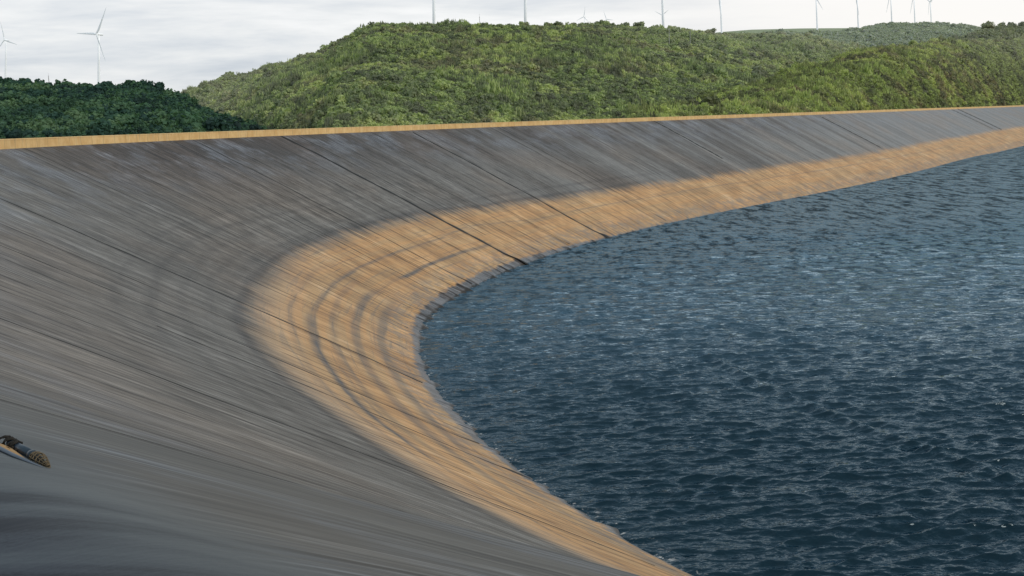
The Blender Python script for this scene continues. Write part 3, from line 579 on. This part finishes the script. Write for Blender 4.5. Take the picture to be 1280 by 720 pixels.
forest('forest', left_hill, 30000, 3.1, 'dense dark green forest on the low hill at the far left', 'a', seed=1, parts=(0, 1, 2, 3, 4, 4))
forest('hillside_scrub', mid_hill, 150000, 2.9, 'mixed green scrub covering the broad central hill', 'b', seed=2, cat='scrub')
forest('hillside_scrub', right_hill, 170000, 2.7, 'bright yellow green scrub on the nearer hill at the right', 'c', seed=3, cat='scrub')
forest('hillside_scrub', back_hill, 110000, 5.2, 'pale scrub on the slope behind the right hill', 'd', seed=4, cat='scrub')
forest('hillside_scrub', ridge, 50000, 6.2, 'misty scrub on the distant ridge below the wind turbines', 'e', seed=6, parts=(0, 1, 2), cat='scrub')
# ------------------------------------------------------------------ individual trees along the skylines
MAT_BARK = plain('bark', (.10, .085, .065), .9)
def trunk_mesh(seed, h=.5):
    bm = bmesh.new(); g = random.Random(seed)
    top = Vector((g.uniform(-.05, .05), g.uniform(-.05, .05), h))
    tube(bm, [(0, 0, -.12), (top.x * .4, top.y * .4, h * .5), top], [.045, .034, .022], 7)
    for k in range(4):
        a = k * 1.6 + g.random(); z = h * g.uniform(.55, .95)
        tube(bm, [(top.x * .5, top.y * .5, z), (math.cos(a) * .14, math.sin(a) * .14, z + .12), (math.cos(a) * .22, math.sin(a) * .22, z + .26)], [.02, .014, .007], 5)
    me = bpy.data.meshes.new('trunk'); bm.to_mesh(me); bm.free(); me.materials.append(MAT_BARK); return me
def lifted_crown(seed, mat, h, lift, w=1.0, lumps=9, leaves=520):
    me = crown_mesh('crown', seed, mat, w, h, lumps, leaves, .075)
    co = np.zeros(len(me.vertices) * 3, np.float32); me.vertices.foreach_get('co', co); co = co.reshape(-1, 3); co[:, 2] += lift; me.vertices.foreach_set('co', co.ravel()); me.update(); return me
TRK = [trunk_mesh(i) for i in range(3)]
CRN = {k: [lifted_crown(500 + i * 7 + ord(k), VM[k], [.7, .8, .62][i], .18) for i in range(3)] for k in 'abcd'}
def tree(name, hl, key, px, r, size, label, group, i, squash=1.0, sink=0.0):
    d = ray(px, 100); u = np.array([d.x / d.y]); y = hl.yb(u) + r * (hl.yt(u) - hl.yb(u)); z = float(hl.z(u, y)[0])
    t = empty(name, (float(u[0] * y[0]), float(y[0]), z - sink * size), random.uniform(0, 6.28)); t.scale = (size, size, size * squash)
    tag(t, label, 'tree', group)
    link(bpy.data.objects.new('trunk', TRK[i % 3]), t); link(bpy.data.objects.new('crown', CRN[key][i % 3]), t)
    return t
rt = random.Random(5)
for i in range(26):
    tree('forest_tree', left_hill, 'a', -20 + i * 8.6 + rt.uniform(-3, 3), rt.uniform(.96, 1.02), rt.uniform(5.5, 9), 'dark round crowned tree on the skyline of the low left forest', 'skyline trees of the left forest', i)
for i in range(13):
    tree('hill_tree', mid_hill, 'b', 404 + i * 6.5 + rt.uniform(-2, 2), rt.uniform(.97, 1.01), rt.uniform(9, 14), 'dark bushy tree on the steep left shoulder of the central hill', 'trees on the left shoulder of the central hill', i)
for i in range(34):
    tree('hill_tree', mid_hill, 'b', 500 + i * 15.5 + rt.uniform(-6, 6), rt.uniform(.97, 1.01), rt.uniform(6, 10), 'small round tree on the long flat top of the central hill', 'trees on the top of the central hill', i)
for i in range(16):
    tree('hill_tree', right_hill, 'c', 1010 + i * 18 + rt.uniform(-6, 6), rt.uniform(.93, 1.0), rt.uniform(5.5, 9), 'low green tree along the top of the right hill', 'trees along the top of the right hill', i)
tree('lone_tree', back_hill, 'd', 1235, 1.0, 20, 'broad pale tree standing alone above the slope at the far right', None, 0, .8)
for i in range(7):
    tree('hill_tree', back_hill, 'd', 1250 + i * 12, 1.0, rt.uniform(11, 15), 'hazy round tree on the skyline in the upper right corner', 'trees in the upper right corner', i)

# bare masts and poles standing in the scrub
MAT_POLE = plain('grey_pole', (.42, .40, .38), .6)
def pole(hl, px, r, h, w, label, lattice=False):
    d = ray(px, 100); u = np.array([d.x / d.y]); y = hl.yb(u) + r * (hl.yt(u) - hl.yb(u)); z = float(hl.z(u, y)[0])
    bm = bmesh.new()
    if lattice:
        for sx in (-1, 1):
            for sy in (-1, 1): tube(bm, [(sx * w * 2, sy * w * 2, -1), (sx * w * .5, sy * w * .5, h)], w * .35, 5)
        for k in range(10):
            f = k / 10; q = w * 2 * (1 - f) + w * .5 * f; zz = h * f
            tube(bm, [(-q, -q, zz), (q, -q, zz + h * .09)], w * .22, 4); tube(bm, [(q, q, zz), (-q, q, zz + h * .09)], w * .22, 4)
        tube(bm, [(0, 0, h - 1), (0, 0, h + h * .15)], w * .3, 5)
    else:
        tube(bm, [(0, 0, -1), (0, 0, h)], [w, w * .7], 8); tube(bm, [(-w * 5, 0, h * .93), (w * 5, 0, h * .93)], w * .5, 5)
    o = bm_obj('lattice_mast' if lattice else 'utility_pole', bm, MAT_POLE); o.location = (float(u[0] * y[0]), float(y[0]), z); tag(o, label, 'mast' if lattice else 'pole'); return o
pole(mid_hill, 837, .50, 12, .2, 'pale bare pole in the scrub, left of the two on the central hill')
pole(mid_hill, 863, .50, 12, .2, 'pale bare pole in the scrub, right of the two on the central hill')

pole(left_hill, 61, 1.0, 9, .12, 'thin lattice mast on the skyline between the two left turbines', True)
pole(mid_hill, 602, 1.0, 15, .22, 'thin lattice mast on the central hilltop between the two tall towers', True)
# ------------------------------------------------------------------ wind turbines
s = NT('turbine_white'); MAT_TURB = s.out(s.principled(Base_Color=s.mix(s.noise(s.n('NewGeometry').outputs['Position'], .05, 3), (.88, .89, .90), (.94, .94, .94)), Roughness=.45, Emission_Color=(.8, .84, .9), Emission_Strength=.22))  # faint emission added in place of haze brightening
def blade_mesh(L):
    n = 14; vs = []; fs = []
    for i in range(n):
        f = i / (n - 1); z = 1.0 + f * L
        c = (.05 + .035 * math.sin(min(1, f / .2) * math.pi / 2)) * L * (1 - .82 * max(0, f - .2) / .8) if f > 0 else .05 * L
        th = max(.01 * L * (1 - .9 * f) * 2.2, .05) if f > .08 else .045 * L; tw = R(14 * (1 - f))
        for k in range(8):
            a = 2 * math.pi * k / 8; x = c * .5 * math.cos(a) + (c * .18 if f > .1 else 0); y = th * .5 * math.sin(a)
            vs.append((x * math.cos(tw) - y * math.sin(tw), x * math.sin(tw) + y * math.cos(tw) - .02 * L * f * f, z))
    for i in range(n - 1):
        for k in range(8): fs.append((i * 8 + k, i * 8 + (k + 1) % 8, (i + 1) * 8 + (k + 1) % 8, (i + 1) * 8 + k))
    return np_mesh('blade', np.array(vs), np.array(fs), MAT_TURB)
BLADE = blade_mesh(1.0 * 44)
def turbine_parts():
    bm = bmesh.new(); tube(bm, [(0, 0, -60), (0, 0, 0), (0, 0, 40), (0, 0, 79)], [2.25, 2.1, 1.7, 1.25], 20); tw = bpy.data.meshes.new('tower'); bm.to_mesh(tw); bm.free()
    bm = bmesh.new(); tube(bm, [(0, -3.2, 80.6), (0, -2.6, 80.6), (0, 1, 80.7), (0, 6, 80.8), (0, 7.2, 80.8)], [1.1, 1.9, 2.1, 1.8, 1.1], 10); na = bpy.data.meshes.new('nacelle'); bm.to_mesh(na); bm.free()
    bm = bmesh.new(); tube(bm, [(0, -3.3, 0), (0, -4.2, 0), (0, -5.2, 0), (0, -5.9, 0)], [1.5, 1.7, 1.2, .25], 12); hb = bpy.data.meshes.new('hub'); bm.to_mesh(hb); bm.free()
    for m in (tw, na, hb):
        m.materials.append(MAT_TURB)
        for p in m.polygons: p.use_smooth = True
    return tw, na, hb
TW, NA_, HB = turbine_parts()
def turbine(px, py, dist, yaw, rot, label, group='wind turbines on the skyline', hub_known=True, hub_add=0):
    d = ray(px, py); k = dist / d.y; hub = Vector((0, 0, CAM_Z)) + d * k
    want = float(np.interp(px, [0, 120, 560, 660, 830, 1200], [-.6, .2, .3, .6, 2.2, 2.5])); have = 1.76 + (640 - px) * .00614
    tilt = Matrix.Rotation(R(have - want), 4, 'Y')
    base = hub + tilt @ Vector((0, 0, -80.6))
    t = empty('wind_turbine', base, 0); t.rotation_euler = (tilt @ Matrix.Rotation(R(yaw) - math.atan2(base.x, base.y), 4, 'Z')).to_euler(); tag(t, label, 'wind turbine', group)
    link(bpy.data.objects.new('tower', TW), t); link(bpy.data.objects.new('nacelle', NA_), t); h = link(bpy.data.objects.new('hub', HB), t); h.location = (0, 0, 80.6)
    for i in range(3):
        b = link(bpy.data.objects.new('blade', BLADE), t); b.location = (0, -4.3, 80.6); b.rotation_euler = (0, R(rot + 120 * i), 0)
    return t
G1 = 'wind turbines on the skyline'
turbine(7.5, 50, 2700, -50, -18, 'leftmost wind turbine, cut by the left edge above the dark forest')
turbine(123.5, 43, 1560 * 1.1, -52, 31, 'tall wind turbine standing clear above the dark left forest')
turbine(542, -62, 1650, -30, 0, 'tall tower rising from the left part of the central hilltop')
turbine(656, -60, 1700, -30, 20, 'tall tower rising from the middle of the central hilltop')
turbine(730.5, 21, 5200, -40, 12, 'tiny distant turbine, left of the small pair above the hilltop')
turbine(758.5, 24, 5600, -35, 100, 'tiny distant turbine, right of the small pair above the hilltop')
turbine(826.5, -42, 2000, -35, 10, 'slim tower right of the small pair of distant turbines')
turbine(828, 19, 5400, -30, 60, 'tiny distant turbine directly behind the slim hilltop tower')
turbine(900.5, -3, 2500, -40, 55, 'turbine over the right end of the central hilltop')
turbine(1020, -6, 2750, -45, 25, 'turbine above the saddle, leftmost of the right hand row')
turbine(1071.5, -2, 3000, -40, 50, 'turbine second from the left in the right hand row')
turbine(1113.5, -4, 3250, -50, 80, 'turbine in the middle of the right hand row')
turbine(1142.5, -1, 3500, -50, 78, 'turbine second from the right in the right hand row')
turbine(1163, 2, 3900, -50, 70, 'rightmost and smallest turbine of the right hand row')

# ------------------------------------------------------------------ strainer pipe poking out of the liner by the viewpoint
bv = liner_bvh()
def hit(px, py):
    d = ray(px, py); loc, nor, idx, ds = bv.ray_cast(Vector((0, 0, CAM_Z)), d); return loc, nor
pa, na = hit(12, 558); pb, nb = hit(50, 579)
dp = (pb - pa).normalized(); L = (pb - pa).length; upn = na if na.z > 0 else -na
side = dp.cross(upn).normalized(); print('pipe', pa, pb, L)
pd = empty('drain_pipe', pa); tag(pd, 'short dark blue pipe with a wire strainer lying on the liner at the left edge', 'pipe')
def loc(f, s_, u_): return dp * (f * L) + side * s_ + upn * u_
MP = plain('blue_pipe', (.018, .032, .048), .35, var=.3, scale=40); MW = plain('rusty_wire', (.16, .115, .06), .6, metallic=.3, scale=60); MR = plain('dark_rag', (.022, .018, .013), .9, scale=60)
rp = .0235
bm = bmesh.new(); tube(bm, [loc(0.0, 0, rp * 1.3), loc(.35, 0, rp * 1.25), loc(.78, 0, rp * 1.2)], rp, 18, cap=True); bm_obj('pipe_body', bm, MP, pd, True)
bm = bmesh.new(); tube(bm, [loc(.70, 0, rp * 1.2), loc(.77, 0, rp * 1.2)], rp * 1.16, 18); bm_obj('collar', bm, MP, pd, True)
bm = bmesh.new()
RB = [1.1, 1.4, 1.5, 1.3, 1.0, .7, .35]
for k in range(7):              # hoops of the strainer
    f = .80 + k * .075; r_k = rp * RB[k]
    ring = [loc(f + .01 * math.sin(t * 2 + k), math.cos(t) * r_k, max(rp * 1.15 - k * .0012 + math.sin(t) * r_k, .001)) for t in [2 * math.pi * q / 14 for q in range(15)]]
    tube(bm, ring, .0030, 5, cap=False)
for q in range(11):
    t = 2 * math.pi * q / 11
    tube(bm, [loc(.80 + k * .075, math.cos(t) * rp * RB[k], max(rp * 1.15 - k * .0012 + math.sin(t) * rp * RB[k], .001)) for k in range(7)], .0019, 5)
bm_obj('strainer_basket', bm, MW, pd, True)
bm = bmesh.new(); tube(bm, [loc(.78, 0, rp * 1.15), loc(.95, 0, rp), loc(1.2, 0, rp * .6)], [rp * .95, rp * .8, rp * .3], 12); bm_obj('strainer_core', bm, MR, pd, True)
bm = bmesh.new(); rg = random.Random(3)
for k in range(16):              # frayed binding around the upper end
    t0 = rg.uniform(0, 6.28); f0 = rg.uniform(-.25, .12)
    tube(bm, [loc(f0 + rg.uniform(-.05, .05) + .05 * j, math.cos(t0 + j * .9) * rp * 1.3, rp * 1.25 + math.sin(t0 + j * .9) * rp * 1.3) for j in range(6)], rg.uniform(.003, .006), 5)
bm_obj('binding', bm, MR, pd, True)
pd.location = pa - upn * rp * .5
# torn liner with sand showing beside the pipe
MS = plain('exposed_sand', (.42, .25, .11), .95, scale=60); MF = plain('torn_liner_flap', (.09, .11, .14), .5, scale=20)
vs = []; fs = []; nn = 22
sand = empty('sand_spill', pa); tag(sand, 'strip of orange sand showing through a tear beside the strainer pipe', 'sand')
for ring_ in range(5):
    for k in range(nn):
        t = 2 * math.pi * k / nn; q = (1 - ring_ / 4.6) * (1 + .15 * math.sin(3 * t + 1)); f = .30 + .55 * math.cos(t) * q; s_ = -rp * 1.5 * -1 * 1.6 + math.sin(t) * rp * 1.5 * q
        w_ = pa + loc(f, s_, 0); h_ = bv.find_nearest(w_)[0]; vs.append(h_ - pa + upn * (.0005 + .004 * ring_ ** .7 + .0012 * rg.random()))
for r_i in range(4):
    for k in range(nn): fs.append((r_i * nn + k, r_i * nn + (k + 1) % nn, (r_i + 1) * nn + (k + 1) % nn, (r_i + 1) * nn + k))
np_obj('sand_mound', np.array([tuple(v) for v in vs]), np.array(fs), MS, parent=sand)
bm = bmesh.new(); tube(bm, [loc(-.35, rp * 3.6, .002), loc(0, rp * 4.5, .006), loc(.4, rp * 4.9, .006), loc(.8, rp * 4.2, .005), loc(1.3, rp * 1.6, .002)], [.004, .008, .009, .008, .002], 8, sx=1.6); bm_obj('liner_lip', bm, MF, sand, True)

# ------------------------------------------------------------------ sky and sun
W = bpy.data.worlds.new('World'); SC.world = W; W.use_nodes = True
s = NT('w', world=W)
SUN_EL, SUN_AZ = R(40), R(118)      # from the right, a little ahead
sky = s.n('TexSky', sky_type='NISHITA', sun_disc=False, sun_elevation=SUN_EL, sun_rotation=SUN_AZ).outputs[0]
sky = s.mix(1.0, sky, (.10, .10, .10), 'MULTIPLY')
g = s.n('TexCoord').outputs['Generated']; xyz = s.n('SeparateXYZ', {0: g}).outputs
vec = s.comb(s.math('MULTIPLY', xyz[0], 1.0), s.math('MULTIPLY', xyz[1], 1.0), s.math('MULTIPLY', xyz[2], 7.0))
n = s.noise(vec, 3.2, 6, .55, .25); n2 = s.noise(vec, 9.0, 5, .6, .3)
f = s.math('ADD', s.math('MULTIPLY', n, .7), s.math('MULTIPLY', n2, .3))
low = s.ramp(f, [(.36, (.60, .65, .72)), (.45, (.76, .79, .83)), (.53, (.90, .91, .92)), (.60, (1.0, 1.0, 1.0))])
high = s.ramp(f, [(.38, (.15, .25, .34)), (.50, (.33, .45, .54)), (.62, (.64, .72, .78))])
glow = s.n('VectorMath', {0: g, 1: (math.sin(R(32)), math.cos(R(32)) * .98, .17)}, operation='DOT_PRODUCT').outputs['Value']
low = s.mix(s.mr(glow, .84, .985, 0, 1.0), low, (1.05, 1.02, .99, 1))
cl = s.mix(s.mr(xyz[2], .10, .45), low, high)
mixd = s.mix(.9, sky, cl)
bg = s.n('Background', {'Color': mixd, 'Strength': 1.0}).outputs[0]
s.t.links.new(bg, s.n('OutputWorld').inputs[0])
sd = bpy.data.lights.new('sun', 'SUN'); sd.energy = 1.5; sd.angle = R(18); sd.color = (1, .93, .82)
so = link(bpy.data.objects.new('sun', sd)); so.rotation_euler = (Vector((math.sin(SUN_AZ) * math.cos(SUN_EL), math.cos(SUN_AZ) * math.cos(SUN_EL), math.sin(SUN_EL)))).to_track_quat('Z', 'Y').to_euler()
SC.render.engine = 'CYCLES'
SC.view_settings.view_transform = 'Standard'; SC.view_settings.look = 'None'; SC.view_settings.exposure = 0; SC.view_settings.gamma = 1
SC.render.resolution_x, SC.render.resolution_y = 1024, 576
